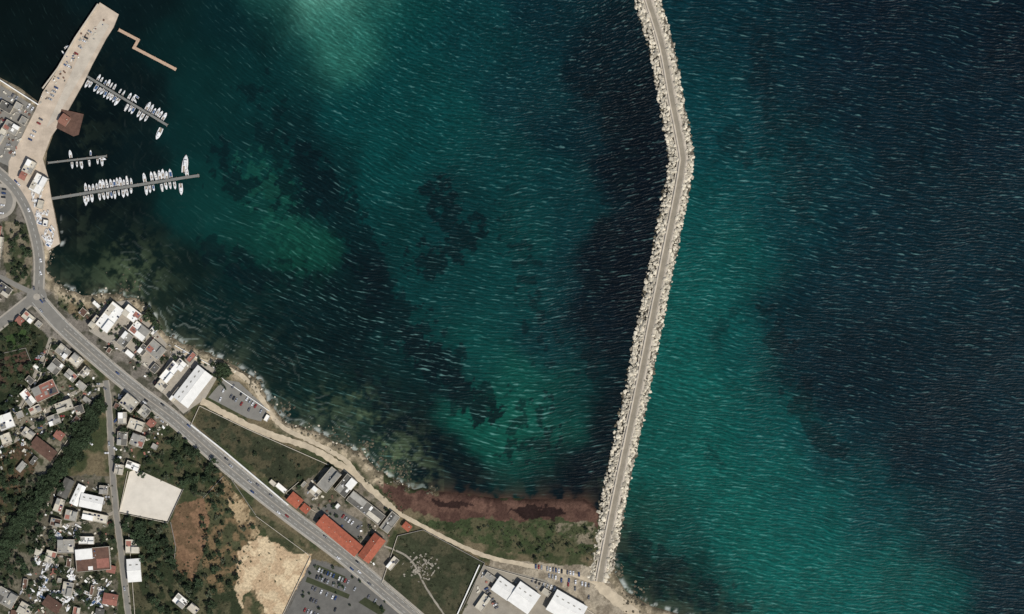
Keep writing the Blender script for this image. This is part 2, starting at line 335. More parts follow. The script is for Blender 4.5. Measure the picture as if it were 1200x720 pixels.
# ---------------- land
def paint(c,x,y,poly,col,var=.2,edge=3,s=12,seed=30,alt=None):
    xs=[q[0] for q in poly]; ys=[q[1] for q in poly]
    sel=np.where((x>min(xs)-8)&(x<max(xs)+8)&(y>min(ys)-8)&(y<max(ys)+8))[0]
    X=x[sel];Y=y[sel]
    wx=X+(fbm(X,Y,8,3,seed)-.5)*2*edge; wy=Y+(fbm(X,Y,8,3,seed+1)-.5)*2*edge
    k=pip(wx,wy,poly); sel=sel[k]; X=X[k];Y=Y[k]
    n=fbm(X,Y,s,5,seed+2); cc=np.array(S(*col))[None]*(1+(n-.5)*4*var)[:,None]
    if alt is not None:
        t=sstep(.45,.6,fbm(X,Y,s*.8,5,seed+5))[:,None]; cc=cc*(1-t)+np.array(S(*alt))*t
    c[sel]=np.clip(cc,0,1)
ZONES=[
 ([(-40,190),(20,200),(48,240),(66,285),(52,330),(110,352),(160,360),(250,450),(215,490),(120,430),(55,400),(-40,420)],(116,110,100),.2,3,(78,76,64)),
 ([(-40,95),(5,97),(45,125),(25,170),(8,200),(-40,200)],(122,115,102),.3,2,(80,78,72)),
 ([(3,258),(34,262),(38,300),(36,338),(12,345),(5,310)],(116,108,90),.2,2,(58,64,44)),
 ([(62,330),(85,345),(110,350),(96,378),(70,360)],(68,74,50),.25,3,(116,103,80)),
 ([(-40,385),(5,378),(32,372),(62,402),(42,440),(22,478),(-40,490)],(42,51,33),.3,2,(60,62,44)),
 ([(0,420),(30,412),(38,430),(22,455),(0,450)],(80,62,52),.2,1.5,(52,58,38)),
 ([(5,395),(30,385),(36,402),(10,412)],(54,72,40),.15,1,None),
 ([(62,395),(122,445),(122,480),(85,515),(50,570),(0,560),(-40,560),(-40,490),(22,475),(45,435)],(120,114,98),.25,3,(62,66,47)),
 ([(0,510),(30,515),(45,545),(20,600),(-40,620),(-40,520)],(86,71,54),.25,4,(52,58,37)),
 ([(126,445),(150,450),(210,500),(190,540),(140,545),(130,520)],(114,108,94),.25,3,(60,64,45)),
 ([(150,530),(200,495),(228,505),(275,560),(262,600),(215,575),(160,550)],(52,60,39),.3,3,(80,76,56)),
 ([(30,560),(60,555),(132,560),(140,720),(-40,760),(-40,680),(0,660)],(98,93,79),.3,4,(54,59,41)),
 ([(138,600),(200,612),(205,660),(280,640),(290,760),(150,760)],(76,74,54),.3,4,(46,53,35)),
 ([(232,585),(258,558),(300,600),(300,640),(276,690),(240,700),(235,640)],(66,68,47),.3,4,(114,96,70)),
 ([(256,556),(262,556),(292,598),(305,625),(292,640),(270,600)],(162,142,110),.25,4,(110,94,69)),
 ([(206,592),(238,584),(246,610),(238,650),(226,682),(203,668),(206,640),(200,612)],(122,96,73),.15,3,(100,81,60)),
 ([(280,645),(300,628),(318,632),(345,645),(366,650),(362,680),(338,722),(285,722),(276,690)],(200,180,146),.14,5,(180,156,124)),
 ([(283,700),(300,690),(310,722),(283,722)],(120,106,80),.3,5,(64,68,46)),
 ([(300,600),(340,622),(368,648),(345,650),(315,632)],(88,84,62),.25,3,(58,62,42)),
 ([(228,478),(252,480),(300,507),(385,545),(376,562),(345,582),(230,500)],(52,56,40),.28,1.5,(76,72,53)),
 ([(333,580),(380,548),(420,552),(440,575),(470,605),(452,640),(468,665),(450,690),(420,670)],(120,112,98),.2,2,(80,78,61)),
 ([(466,628),(496,622),(568,660),(545,716),(520,740),(492,718),(448,684)],(54,58,41),.22,1.5,(72,70,52)),
 ([(436,560),(470,572),(510,577),(600,584),(704,582),(700,618),(650,606),(600,614),(560,606),(520,614),(494,600),(470,598)],(92,69,58),.25,8,(74,54,46)),
 ([(596,596),(622,591),(660,598),(656,607),(610,608)],(40,28,25),.2,8,None),
 ([(500,584),(540,588),(560,594),(520,596)],(48,34,30),.2,6,None),
 ([(494,612),(556,608),(640,612),(696,616),(694,650),(640,655),(575,642),(530,628)],(56,66,41),.25,6,(80,78,56)),
 ([(640,614),(696,612),(694,640),(672,636)],(122,113,94),.25,4,(66,71,47)),
 ([(575,655),(690,664),(725,685),(765,712),(830,730),(900,760),(520,760)],(158,147,127),.18,3,(124,114,97)),
 ([(425,672),(455,690),(490,722),(330,722),(366,655)],(100,97,90),.12,2,None),
]
def landcol(x,y):
    n=fbm(x,y,22,5,23); t=sstep(.4,.6,n)[:,None]
    c=np.array(S(104,94,72))*(1-t)+np.array(S(60,66,43))*t
    c*=(0.75+.5*fbm(x,y,6,4,24))[:,None]
    for i,(poly,col,var,edge,alt) in enumerate(ZONES): paint(c,x,y,poly,col,var,edge,12,30+i*3,alt)
    d=sdist(x,y); f=fbm(x,y,5,4,26)
    k=(sstep(18,6,d+(fbm(x,y,10,4,25)-.5)*18)*np.where((x>50)&(x<450),1,np.where(x>705,.9,0)))
    k=np.where((y<130)&(x<60),sstep(10,3,d),k)[:,None]
    sand=np.array(S(178,163,136))*(0.6+.7*f)[:,None]
    rk=sstep(.48,.58,fbm(x,y,7,4,28))[:,None]; sand=sand*(1-rk*.65)+np.array(S(82,76,58))*rk*.65
    c=c*(1-k)+sand*k
    w=(sstep(4,0,d))[:,None]; c=c*(1-.6*w)
    return c
terrain=gridmesh('ground_terrain',axis(-40,900,1.25),axis(-25,745,1.25),lambda x,y:H(x,y),landcol)
m,nt,p=newmat('ground_soil'); L=nt.links.new
at=N(nt,'ShaderNodeAttribute',attribute_name='tone'); g=N(nt,'ShaderNodeNewGeometry')
nz=N(nt,'ShaderNodeTexNoise'); nz.inputs['Scale'].default_value=.45; nz.inputs['Detail'].default_value=5; nz.inputs['Roughness'].default_value=.75; L(g.outputs['Position'],nz.inputs['Vector'])
mr=N(nt,'ShaderNodeMapRange'); mr.inputs['From Min'].default_value=.3; mr.inputs['From Max'].default_value=.7; mr.inputs['To Min'].default_value=.6; mr.inputs['To Max'].default_value=1.4; L(nz.outputs['Fac'],mr.inputs['Value'])
sc=N(nt,'ShaderNodeVectorMath',operation='SCALE'); L(at.outputs['Color'],sc.inputs[0]); L(mr.outputs['Result'],sc.inputs['Scale']); L(sc.outputs[0],p.inputs['Base Color'])
b=N(nt,'ShaderNodeBump'); b.inputs['Distance'].default_value=.5; L(nz.outputs['Fac'],b.inputs['Height']); L(b.outputs['Normal'],p.inputs['Normal'])
p.inputs['Roughness'].default_value=.95; p.inputs['Specular IOR Level'].default_value=.15
terrain.data.materials.append(m)
# ------------------------------------------------------------------ ribbons, patches
def normals(P):
    P=np.array(P); T=np.gradient(P,axis=0); T/=np.linalg.norm(T,axis=1)[:,None]+1e-9
    return P,np.stack([T[:,1],-T[:,0]],1)
def ribbon(name,pts,a,b,dz,k,thick=0,zabs=None,sm=True,step=4,jit=0):
    P,Nn=normals(smooth(pts,step) if sm else pts)
    ja=rng.uniform(-jit,jit,(len(P),1)); jb=rng.uniform(-jit,jit,(len(P),1))
    A=P+Nn*(a+ja); B=P+Nn*(b+jb)
    if zabs is None: za=np.maximum(H(A[:,0],A[:,1]),.4)+dz; zb=np.maximum(H(B[:,0],B[:,1]),.4)+dz; za=zb=np.maximum(za,zb)
    else: za=zb=np.full(len(P),zabs)
    mb=MB(); vs=[];fs=[]
    for i in range(len(P)):
        vs.append((*W(*A[i]),za[i])); vs.append((*W(*B[i]),zb[i]))
    n=len(P)
    for i in range(n-1): fs.append((2*i,2*i+1,2*i+3,2*i+2))
    mb.add(vs,fs,k)
    if thick:
        lo=[(x,y,z-thick) for x,y,z in vs]; allv=vs+lo; o=2*n; fs=[]
        for i in range(n-1):
            fs.append((2*i,2*i+2,o+2*i+2,o+2*i)); fs.append((2*i+1,o+2*i+1,o+2*i+3,2*i+3))
        fs+=[(0,o,o+1,1),(2*n-2,2*n-1,o+2*n-1,o+2*n-2)]
        mb.add(allv,fs,k)
    return mb.obj(name)
def dashes(name,pts,off,width,ln,gap,z):
    P,Nn=normals(smooth(pts,ln)); mb=MB()
    st=max(1,int(round((ln+gap)/ln)))
    for i in range(0,len(P)-1,st):
        a=P[i]+Nn[i]*off; b=P[i+1]+Nn[i+1]*off
        vs=[(*W(*(a+Nn[i]*width)),z),(*W(*(a-Nn[i]*width)),z),(*W(*(b-Nn[i+1]*width)),z),(*W(*(b+Nn[i+1]*width)),z)]
        mb.add(vs,[(0,1,2,3)],'paint')
    mb.obj(name)
def patch(name,poly,dz,k,thick=.0):
    mb=MB(); pts=[W(*q) for q in poly]
    if thick: mb.prism(pts,LZ+dz-thick,LZ+dz,k)
    else:
        n=len(pts); A=sum(pts[i][0]*pts[(i+1)%n][1]-pts[(i+1)%n][0]*pts[i][1] for i in range(n))
        if A<0: pts=pts[::-1]
        mb.add([(x,y,LZ+dz) for x,y in pts],[tuple(range(n))],k)
    return mb.obj(name)
MAIN=[(43,350),(75,385),(128,432),(165,462),(205,492),(262,542),(330,597),(400,650),(450,692),(500,735),(560,790)]
ribbon('pavement',MAIN,-9.6,9.6,.13,'pave',.12)
ribbon('main_road',MAIN,-7.4,7.4,.17,'asphalt')
ribbon('road_median',MAIN[1:],-.6,.6,.28,'pave',.1)
for o_ in (-7.0,7.0): ribbon('road_edge_line',MAIN,o_-.15,o_+.15,.20,'paint')
dashes('road_lane_dashes',MAIN[1:],3.9,.12,4,4,LZ+.21); dashes('road_lane_dashes',MAIN[1:],-3.9,.12,4,4,LZ+.21)
COASTR=[(-30,180),(2,206),(18,222),(32,246),(41,275),(46,305),(45,348)]
ribbon('pavement',COASTR,-6.8,6.8,.12,'pave',.11); ribbon('coast_road',COASTR,-4.8,4.8,.155,'asphalt')
dashes('road_centre_dashes',COASTR,0,.15,3.5,3.5,LZ+.19)
WESTR=[(43,346),(20,364),(-5,384),(-60,430)]
ribbon('pavement',WESTR,-6.8,6.8,.11,'pave',.1); ribbon('west_road',WESTR,-4.8,4.8,.15,'asphalt')
WEST2=[(40,344),(20,335),(0,325),(-40,310)]; ribbon('side_road',WEST2,-3,3,.145,'asphalt')
LANE=[(124,446),(128,480),(131,540),(136,600),(143,655),(152,735)]
ribbon('lane',LANE,-4,4,.08,'lane',jit=.4); ribbon('lane_asphalt',LANE,-2.6,2.6,.12,'asphalt',jit=.2)
ribbon('lane',[(124,452),(105,452),(85,462),(60,478),(40,500),(10,520),(-30,535)],-2.3,2.3,.09,'lane',jit=.5)
ribbon('lane',[(60,395),(50,420),(38,445),(22,478),(-20,510)],-2,2,.085,'lane',jit=.5)
ribbon('lane',[(136,600),(100,612),(60,618)],-2,2,.085,'lane',jit=.5)
def disc(name,cx,cy,r,dz,k,thick=0): return patch(name,[(cx+r*math.cos(t*math.pi/18),cy+r*math.sin(t*math.pi/18)) for t in range(36)],dz,k,thick)
disc('roundabout_road',43,348,12,.19,'asphalt'); disc('roundabout_island',43,348,4,.32,'pave',.12)
disc('plaza_paving',-2,236,21,.13,'pave',.1); disc('plaza_ring_road',-2,236,17,.16,'asphalt'); disc('plaza_island',-2,236,9,.28,'pave',.1)
TRACK=[(236,470),(262,484),(300,503),(330,514),(362,524),(395,543),(418,558),(440,578),(462,598),(490,614),(530,635),(570,652),(615,662),(660,670),(700,684)]
ribbon('dirt_track',TRACK[:9],-3.8,3.8,.12,'dirt',jit=.9,step=3); ribbon('dirt_track',TRACK[7:],-2.5,2.5,.15,'dirt',jit=.5,step=3)
ribbon('dirt_track',[(418,556),(405,540),(375,522),(345,508),(325,495),(308,470),(295,450),(268,432),(240,424),(215,412)],-2.6,2.6,.14,'dirt',jit=.8,step=3)
ribbon('dirt_track',[(700,684),(718,700),(745,722),(760,760)],-6,6,.13,'dirt',jit=1.2)
ribbon('service_lane',[(450,640),(480,655),(500,690),(520,720)],-1,1,.1,'lane',jit=.3)
patch('concrete_yard',[(152,553),(160,550),(213,574),(209,584),(196,611),(168,606),(140,600)],.1,'yard')
patch('car_park',[(262,445),(280,448),(314,480),(306,494),(290,490),(244,466)],.1,'asphalt')
patch('car_park',[(366,657),(424,672),(460,696),(488,724),(334,724)],.1,'asphalt_dark')
patch('courtyard',[(385,590),(425,612),(420,632),(372,600)],.1,'asphalt_dark')
patch('car_park',[(566,662),(640,680),(700,724),(540,724)],.09,'lane')
patch('harbour_yard',[(0,100),(40,125),(22,168),(10,195),(-20,180),(-20,110)],.1,'asphalt')
patch('terrace',[(118,356),(150,352),(178,382),(196,404),(176,434),(104,388)],.08,'pave')
patch('terrace',[(204,408),(262,430),(240,468),(215,485),(182,452)],.08,'pave')
for pl in ([(372,662),(405,676),(402,683),(370,668)],[(360,676),(410,697),(408,702),(358,682)],[(428,700),(452,715),(446,722),(420,706)]): patch('grass_verge',pl,.2,'shrub',.1)
# ------------------------------------------------------------------ quay
quay=[(117,3),(139,17),(133,32),(124,46),(108,76),(98,97),(84,122),(74,140),(60,160),(50,186),(56,206),(60,232),(66,262),(70,286),(56,294),(40,262),(22,224),(10,206),(10,190),(24,164),(42,128),(50,108),(66,84),(88,46)]
patch('harbour_quay',quay,.14,'quay',6)
patch('quay_apron',[(95,60),(118,24),(128,30),(96,88),(64,142),(54,150)],.18,'concrete')
mb=MB()
Q=[(50,104),(68,80),(88,45),(115,5)]
for i in range(3):
    a,b_=W(*Q[i]),W(*Q[i+1]); mb.box((a[0]+b_[0])/2,(a[1]+b_[1])/2,3.2,math.dist(a,b_),1.2,1.8,'concrete',math.atan2(b_[1]-a[1],b_[0]-a[0]))
mb.obj('quay_parapet_wall')
patch('jetty_platform',[(72,128),(98,134),(92,158),(86,160),(66,150)],.2,'rb',5)
def deckline(name,pts,w,k,z=1.0,post=True):
    mb=MB()
    for i in range(len(pts)-1):
        a,b_=W(*pts[i]),W(*pts[i+1]); d=math.dist(a,b_); an=math.atan2(b_[1]-a[1],b_[0]-a[0])
        mb.box((a[0]+b_[0])/2,(a[1]+b_[1])/2,z+.02*i,d+w*(.9 if i else 0),w,.35,k,an)
        if post:
            n=int(d/9)
            for j in range(n+1):
                t=j/max(n,1); 
                for s_ in(-1,1): mb.cyl(a[0]+(b_[0]-a[0])*t-math.sin(an)*w*.56*s_,a[1]+(b_[1]-a[1])*t+math.cos(an)*w*.56*s_,-3,z+1.0,.2,.2,'wood',6)
    mb.obj(name)
deckline('wooden_jetty',[(139,35),(162,47),(157,56),(205,81)],2.8,'wood',1.6)
deckline('floating_pontoon',[(101,89),(196,147)],2.2,'pont',.6)
deckline('floating_pontoon',[(56,191),(125,183)],1.8,'pont',.6)
deckline('floating_pontoon',[(60,233),(218,208),(232,206)],2.6,'pont',.6)
# ------------------------------------------------------------------ breakwater
ribbon('breakwater_core',[(700,-220)]+BW,-12,13,0,'core',5,zabs=1.2)
ribbon('breakwater_concrete_deck',[(700,-220)]+BW,-6.5,6.5,0,'concrete',2,zabs=3.0)
ribbon('breakwater_road',[(700,-220)]+BW,-2.2,3.0,0,'bwroad',0,zabs=3.03,jit=.15)
ribbon('breakwater_crest_wall',[(700,-220)]+BW,-4.1,-2.9,0,'concrete',1.4,zabs=4.4)
ribbon('breakwater_kerb',[(700,-220)]+BW,3.8,4.4,0,'concrete',.5,zabs=3.5)
def ico():
    import bmesh
    bm=bmesh.new(); bmesh.ops.create_icosphere(bm,subdivisions=1,radius=1); v=np.array([q.co[:] for q in bm.verts]); f=np.array([[a.index for a in q.verts] for q in bm.faces]); bm.free(); return v,f
IV,IF=ico()
def rocks(name,pos,k,smin,smax,flat=.7):
    n=len(pos); nv=len(IV)
    V=np.zeros((n,nv,3)); 
    for i,(x,y,z) in enumerate(pos):
        s=smin+(smax-smin)*random.random()**1.8; a=random.uniform(0,6.28)
        v=IV*(1+rng.uniform(-.28,.22,(nv,1)))
        v=np.sign(v)*np.abs(v)**.8*np.array([s*random.uniform(.8,1.35),s*random.uniform(.65,1),s*flat])
        c,sn=math.cos(a),math.sin(a)
        V[i]=np.stack([v[:,0]*c-v[:,1]*sn,v[:,0]*sn+v[:,1]*c,v[:,2]],1)+np.array([x,y,z])
    F=(IF[None]+(np.arange(n)*nv)[:,None,None]).reshape(-1,3)
    me=bpy.data.meshes.new(name); me.from_pydata(V.reshape(-1,3).tolist(),[],F.tolist()); me.materials.append(MT[k]); return place(me,name)
P,Nn=normals(smooth([(724,-110)]+BW[:],1.0))
pos=[];wet=[]
for i in range(0,len(P)-1):
    for s_,lo,hi,cnt in((-1,6.6,16.5,4.0),(1,5.8,14.0,3.4)):
        for _ in range(int(cnt*.62+random.random())):
            o=random.uniform(lo,hi+random.uniform(-1.5,1.2)); q=P[i]+Nn[i]*s_*o+rng.uniform(-.5,.5,2)
            t=(o-lo)/(hi-lo); x,y=W(*q); z=2.8-3.1*t**1.1+random.uniform(-.7,.6)
            (pos if z>.3 or random.random()<.3 else wet).append((x,y,z))
        if i%9==0 and random.random()<.7:
            q=P[i]+Nn[i]*s_*random.uniform(4.8,6.5); pos.append((*W(*q),3.2))
rocks('breakwater_rocks',pos,'rock',.9,2.3); rocks('breakwater_wet_rocks',wet,'wetrock',.9,1.9)
pos=[];pale=[]
cs=smooth(COAST[12:96],1.5)
for q in cs:
    if q[0]>704 or 480<q[0]: 
        if not(q[0]>715 and q[0]<800): continue
    for _ in range(2):
        if random.random()<.5:
            x=q[0]+random.gauss(0,3.4);y=q[1]+random.gauss(0,3.4); h=float(H([x],[y])[0]); (pos if random.random()<.75 else pale).append((*W(x,y),max(h,-.3)+.1))
for bx,by,r,n in((470,552,12,80),(505,575,5,18),(428,525,8,50),(150,335,18,36),(450,540,12,50),(745,700,14,80),(725,670,6,40),(335,480,8,40),(300,450,8,40),(395,512,10,40)):
    for _ in range(n):
        x=bx+random.gauss(0,r*.6);y=by+random.gauss(0,r*.6); h=float(H([x],[y])[0]); pos.append((*W(x,y),max(h,-.35)+.1))
rocks('shore_rocks',pos,'wetrock',.4,1.6,.6); rocks('pale_shore_rocks',pale,'rock',.4,1.3,.6)
# ------------------------------------------------------------------ buildings
def building(cx,cy,w,d,ang,h,roof='rc',kind='flat',wall='wallw',name='flat_roof_house'):
    """w,d in map units; ang = map angle (clockwise, degrees)"""
    w*=M;d*=M; mb=MB()
    mb.prism([(-w/2,-d/2),(w/2,-d/2),(w/2,d/2),(-w/2,d/2)],0,h,roof,wall)
    if kind=='flat':
        t=.3;ph=.6
        mb.box(0,-d/2+t/2,h+ph/2,w,t,ph,wall); mb.box(0,d/2-t/2,h+ph/2,w,t,ph,wall)
        mb.box(-w/2+t/2,0,h+ph/2,t,d-2*t,ph,wall); mb.box(w/2-t/2,0,h+ph/2,t,d-2*t,ph,wall)
        if w*d>60:
            sx,sy=w*random.uniform(.3,.55),d*random.uniform(.35,.6); qx,qy=random.choice((-1,1)),random.choice((-1,1)); zz=random.uniform(1.5,3)
            k2=random.choice([roof,'rc','rg','rw'])
            mb.box(qx*(w/2-sx/2-.32),qy*(d/2-sy/2-.32),h+zz/2+.02,sx,sy,zz,k2)
            mb.box(-qx*w*.28,-qy*d*.2,h+.03,w*.36,d*.4,.07,random.choice(['rg','rd','rc','rp']))
        for _ in range(int(min(9,w*d/30))):
            x=random.uniform(-.4,.4)*w;y=random.uniform(-.4,.4)*d; r=random.random()
            if r<.5: mb.box(x,y,h+.45,random.uniform(.9,1.8),random.uniform(.8,1.3),.85,random.choice(['metal','rw','rd']))
            elif r<.7: mb.cyl(x,y,h+.1,h+1.3,.6,.6,random.choice(['rw','metal','bblue']),10)
            elif r<.85: mb.box(x,y,h+.35,2.2,1.5,.12,'panel')
            else: mb.box(x,y,h+.055,random.uniform(2,.3*w+2),random.uniform(1.5,.25*d+1.5),.1,random.choice(['rg','rd','rw','rc']))
    elif kind in('gable','gable_ind'):
        rh=d*(.22 if kind=='gable' else .1); e=.5
        vs=[(-w/2-e,-d/2-e,h),(w/2+e,-d/2-e,h),(w/2+e,0,h+rh),(-w/2-e,0,h+rh),(w/2+e,d/2+e,h),(-w/2-e,d/2+e,h)]
        mb.add([(x,y,z+.05) for x,y,z in vs],[(0,1,2,3),(3,2,4,5)],roof)
        mb.add([(x*.985,y*.96,z+(.0 if z==h else -.02)) for x,y,z in vs],[(0,3,5),(1,4,2)],wall)
        mb.box(0,0,h+rh+.08,w+1,.35,.16,roof)
        if kind=='gable':
            mb.box(w*.25,d*.2,h+rh*.9,.8,.8,1.4,wall)
            if w>25:
                for i in range(int(w/7)): mb.box(-w/2+4+i*7,0,h+rh+.3,.5,.5,.6,wall)
        else:
            for i in range(int(w/6)): mb.box(-w/2+3+i*6,d*.25,h+rh*.55+.1,2.2,1.0,.2,'rg')
    nf=max(1,int(h/3))
    for side in(-1,1):
        for fl in range(nf):
            zc=1.6+fl*3
            for L_,ax in((w,0),(d,1)):
                n=max(1,int(L_/3.2))
                for i in range(n):
                    u=-L_/2+(i+.5)*L_/n; of=((d if ax==0 else w)/2+.03)*side
                    door=(fl==0 and i==n//2 and side==-1)
                    zz,hh,ww=(1.05,2.1,1.0) if door else (zc,1.2,1.1)
                    if ax==0: mb.box(u,of,zz,ww,.08,hh,'wood' if door else 'glass')
                    else: mb.box(of,u,zz,.08,ww,hh,'wood' if door else 'glass')
    x,y=W(cx,cy); return mb.obj(name,(x,y,LZ+.0),-math.radians(ang))
OCC=[]
def BB(*a,**k): OCC.append((a[0],a[1],math.hypot(a[2],a[3])/2*.8)); return building(*a,**k)
BB(76,141,10,11,35,4,'hut','gable',name='harbour_office'); BB(46,216,15,22,28,6,'rw',name='boatyard_building'); BB(35,196,12,16,28,5,'rc')
BB(28,206,7,9,28,4,'rp','gable'); BB(14,150,18,12,30,5,'rg',name='warehouse'); BB(8,126,16,10,30,5,'rd','flat',name='warehouse'); BB(28,142,8,9,30,4,'rg'); BB(2,160,8,20,30,5,'rc'); BB(22,125,9,8,30,4,'rg')
BB(48,240,7,10,15,4,'rc'); BB(54,262,6,8,10,4,'rw',name='boatyard_shed')
BB(6,340,16,12,35,6,'rd'); BB(-6,352,12,12,35,6,'rg'); BB(34,372,14,9,40,5,'rc'); BB(46,380,7,7,40,4,'rg'); BB(24,376,8,7,40,4,'rp','gable')
BB(-4,290,14,26,10,8,'rc'); BB(-3,270,10,10,10,6,'rp','gable')
# seafront
for a in [(130,372,18,34,38,7,'rw'),(155,368,20,14,38,6,'rw'),(164,388,22,16,38,6,'rw'),(147,398,12,18,38,5,'rg'),(112,378,9,16,40,5,'rc'),(183,410,20,16,40,6,'rg'),(168,410,9,12,40,5,'rd'),
          (200,436,12,26,-50+90,6,'rw'),(212,428,12,12,40,5,'rw'),(190,452,12,12,40,5,'rc'),(182,432,8,10,40,4,'rd'),(98,366,8,8,40,4,'rb')]: BB(*a,name='seafront_building')
BB(227,453,46,21,-52,8,'rw','gable_ind',name='exhibition_hall'); BB(207,463,18,8,-52,5,'rc')
BB(313,490,8,5,-60,3,'rw')
TB=[(75,412,16,12,40,6,'rg'),(90,422,14,12,40,7,'rc'),(66,430,14,16,40,5,'rd'),(84,440,14,10,40,6,'rg'),(100,436,8,12,40,6,'rc'),(96,452,12,8,40,5,'rg'),
(54,458,28,18,-25,7,'rp'),(34,466,10,20,-40,6,'rw'),(42,480,14,9,-25,5,'rc'),(76,476,20,12,-20,6,'rc'),(94,480,10,10,-20,5,'rd'),(64,492,14,12,-20,5,'rg'),
(52,526,30,13,38,6,'rb','gable'),(8,494,18,18,-20,6,'rw'),(8,514,12,12,-20,5,'rc'),(34,508,14,10,35,5,'rc'),(70,510,10,9,35,4,'rp','gable'),(24,486,8,8,-20,4,'rg'),
(152,472,18,16,40,7,'rc'),(170,482,12,12,40,6,'rg'),(144,490,10,14,0,5,'rg'),(160,498,18,12,20,6,'rc'),(162,516,16,14,20,7,'rg'),(144,514,12,16,5,5,'rd'),(178,496,8,8,40,4,'rp','gable'),
(140,550,10,12,10,5,'rc'),(156,546,16,9,20,4,'rw'),
(78,572,22,11,-65,5,'rd','gable_ind'),(92,580,24,9,-65,5,'rw','gable_ind'),(108,588,26,15,12,6,'rw','gable_ind'),(112,606,30,10,12,5,'rc'),(84,604,14,12,12,5,'rg'),(70,592,10,16,20,5,'rc'),(66,612,12,9,12,5,'rb'),(122,574,10,10,5,5,'rg'),
(110,655,40,27,-5,7,'rb','flat'),(78,640,20,16,0,5,'rg'),(102,633,18,9,0,5,'rw'),(60,652,12,14,15,5,'rc'),
(158,668,15,26,-4,6,'rw','gable_ind'),(156,640,16,16,0,6,'rc'),(212,704,16,12,40,5,'rw'),(227,713,12,9,40,5,'rc'),(130,702,16,12,10,5,'rp','gable'),(8,700,24,18,30,6,'rg'),(30,714,16,14,30,5,'rc'),(62,708,20,12,35,5,'rb','gable'),
(80,690,12,16,10,5,'rg')]
for a in TB: BB(*a,name='town_house' if a[7:]!=('gable_ind',) else 'warehouse')
BB(398,627,58,15,40,7,'rt','gable','wallw','tiled_barracks'); BB(436,642,32,15,-53,7,'rt','gable','wallw','tiled_barracks'); BB(346,586,15,12,40,5,'rt','gable',name='tiled_house'); BB(358,596,9,8,40,4,'rt','gable',name='tiled_house')
BB(386,562,28,15,-50,8,'rg',name='grey_barracks'); BB(406,569,24,16,-50,8,'rd',name='grey_barracks'); BB(429,595,48,14,38,6,'rd',name='grey_barracks'); BB(457,612,24,12,-53,5,'rg',name='grey_barracks'); BB(477,617,9,7,40,4,'rt','gable',name='tiled_house')
BB(370,576,12,10,40,5,'rc'); BB(330,572,14,6,40,3,'rw'); BB(320,566,8,5,40,3,'rc'); BB(460,660,16,8,-50,4,'rc')
BB(590,689,22,18,35,6,'rw','gable_ind',name='warehouse'); BB(614,700,28,26,35,7,'rw','gable_ind',name='warehouse'); BB(664,712,40,26,30,7,'rw','gable_ind',name='warehouse'); BB(574,676,12,7,35,4,'rg'); BB(566,706,10,20,35,4,'rc'); BB(640,694,10,7,35,4,'rc')
def free(x,y,r): return all((x-a)**2+(y-b_)**2>(r+c)**2 for a,b_,c in OCC)
def onroad(x,y,m_=3):
    X=np.array([x]);Y=np.array([y])
    return segdist(X,Y,MAIN)[0]<10+m_ or segdist(X,Y,COASTR)[0]<7+m_ or segdist(X,Y,LANE)[0]<4+m_ or segdist(X,Y,TRACK)[0]<4+m_ or segdist(X,Y,WESTR)[0]<7+m_ or sdist(X,Y)[0]<6
def rin(poly):
    xs=[q[0] for q in poly]; ys=[q[1] for q in poly]
    while 1:
        x=random.uniform(min(xs),max(xs)); y=random.uniform(min(ys),max(ys))
        if pip(np.array([x]),np.array([y]),poly)[0]: return x,y
for poly,n,a0 in(([(60,400),(118,450),(110,480),(60,520),(30,560),(0,550),(0,480),(40,440)],22,40),([(135,455),(200,495),(180,535),(138,540)],9,30),([(60,560),(130,565),(138,720),(10,720),(40,640)],22,10),
                 ([(98,360),(150,350),(190,395),(240,420),(190,455),(110,400)],8,40),([(350,570),(400,545),(470,610),(440,620)],8,40),([(0,105),(40,125),(15,190),(0,190)],6,30)):
    for _ in range(n):
        x,y=rin(poly); w_=random.uniform(5,15); d_=random.uniform(4,8)
        if free(x,y,(w_+d_)*.25) and not onroad(x,y): BB(x,y,w_,d_,a0+random.choice([0,90])+random.uniform(-4,4),random.uniform(2.6,4.5),random.choice(['rc','rg','rg','rd','rb','rp','rb','rw']),random.choice(['flat','flat','gable_ind']),random.choice(['wallw','wallg']),'shed')
def wall(pts,k='wallw',h=1.8,t=.4,name='boundary_wall'):
    mb=MB()
    for i in range(len(pts)-1):
        a,b_=W(*pts[i]),W(*pts[i+1]); mb.box((a[0]+b_[0])/2,(a[1]+b_[1])/2,LZ+h/2,math.dist(a,b_)-.05,t,h,k,math.atan2(b_[1]-a[1],b_[0]-a[0]))
    mb.obj(name)
wall([(224,498),(262,528),(338,592)],'rw',2,1.3); wall([(224,498),(234,476)],'wallw'); wall([(234,476),(290,503),(385,545)],'wallw',1.5,.5)
wall([(466,628),(496,621),(568,660),(540,716)],'wallg'); wall([(466,628),(448,682),(492,720)],'wallw'); wall([(150,552),(140,600)]); wall([(140,601),(197,613)]); wall([(197,612),(215,573)],'wallg')
wall([(330,724),(364,652),(300,605)],'wallw',1.4); wall([(200,612),(206,640),(203,668)],'wallg',1.2); wall([(262,445),(250,430),(205,405)],'rw',1.5,.6); wall([(262,445),(316,482)],'rw',1.5,.7); wall([(0,415),(30,408)],'wallg',1.2);wall([(30,408),(42,438)],'wallg',1.2)
wall([(-20,92),(0,94),(45,123)],'rw',1.5,1.0,'harbour_wall'); wall([(370,600),(335,578),(350,565)],'wallw'); wall([(570,664),(640,684),(706,726)],'wallw',1.5,.5)
wall([(562,662),(536,720)],'rw',2,1.0); wall([(270,560),(300,604)],'wallg',1.2); wall([(238,584),(262,558)],'wallg',1.2); wall([(60,402),(48,440),(26,478)],'wallw',1.5); wall([(118,470),(90,500),(60,545)],'wallw',1.5); wall([(150,610),(158,720)],'wallw',1.6)
mb=MB()
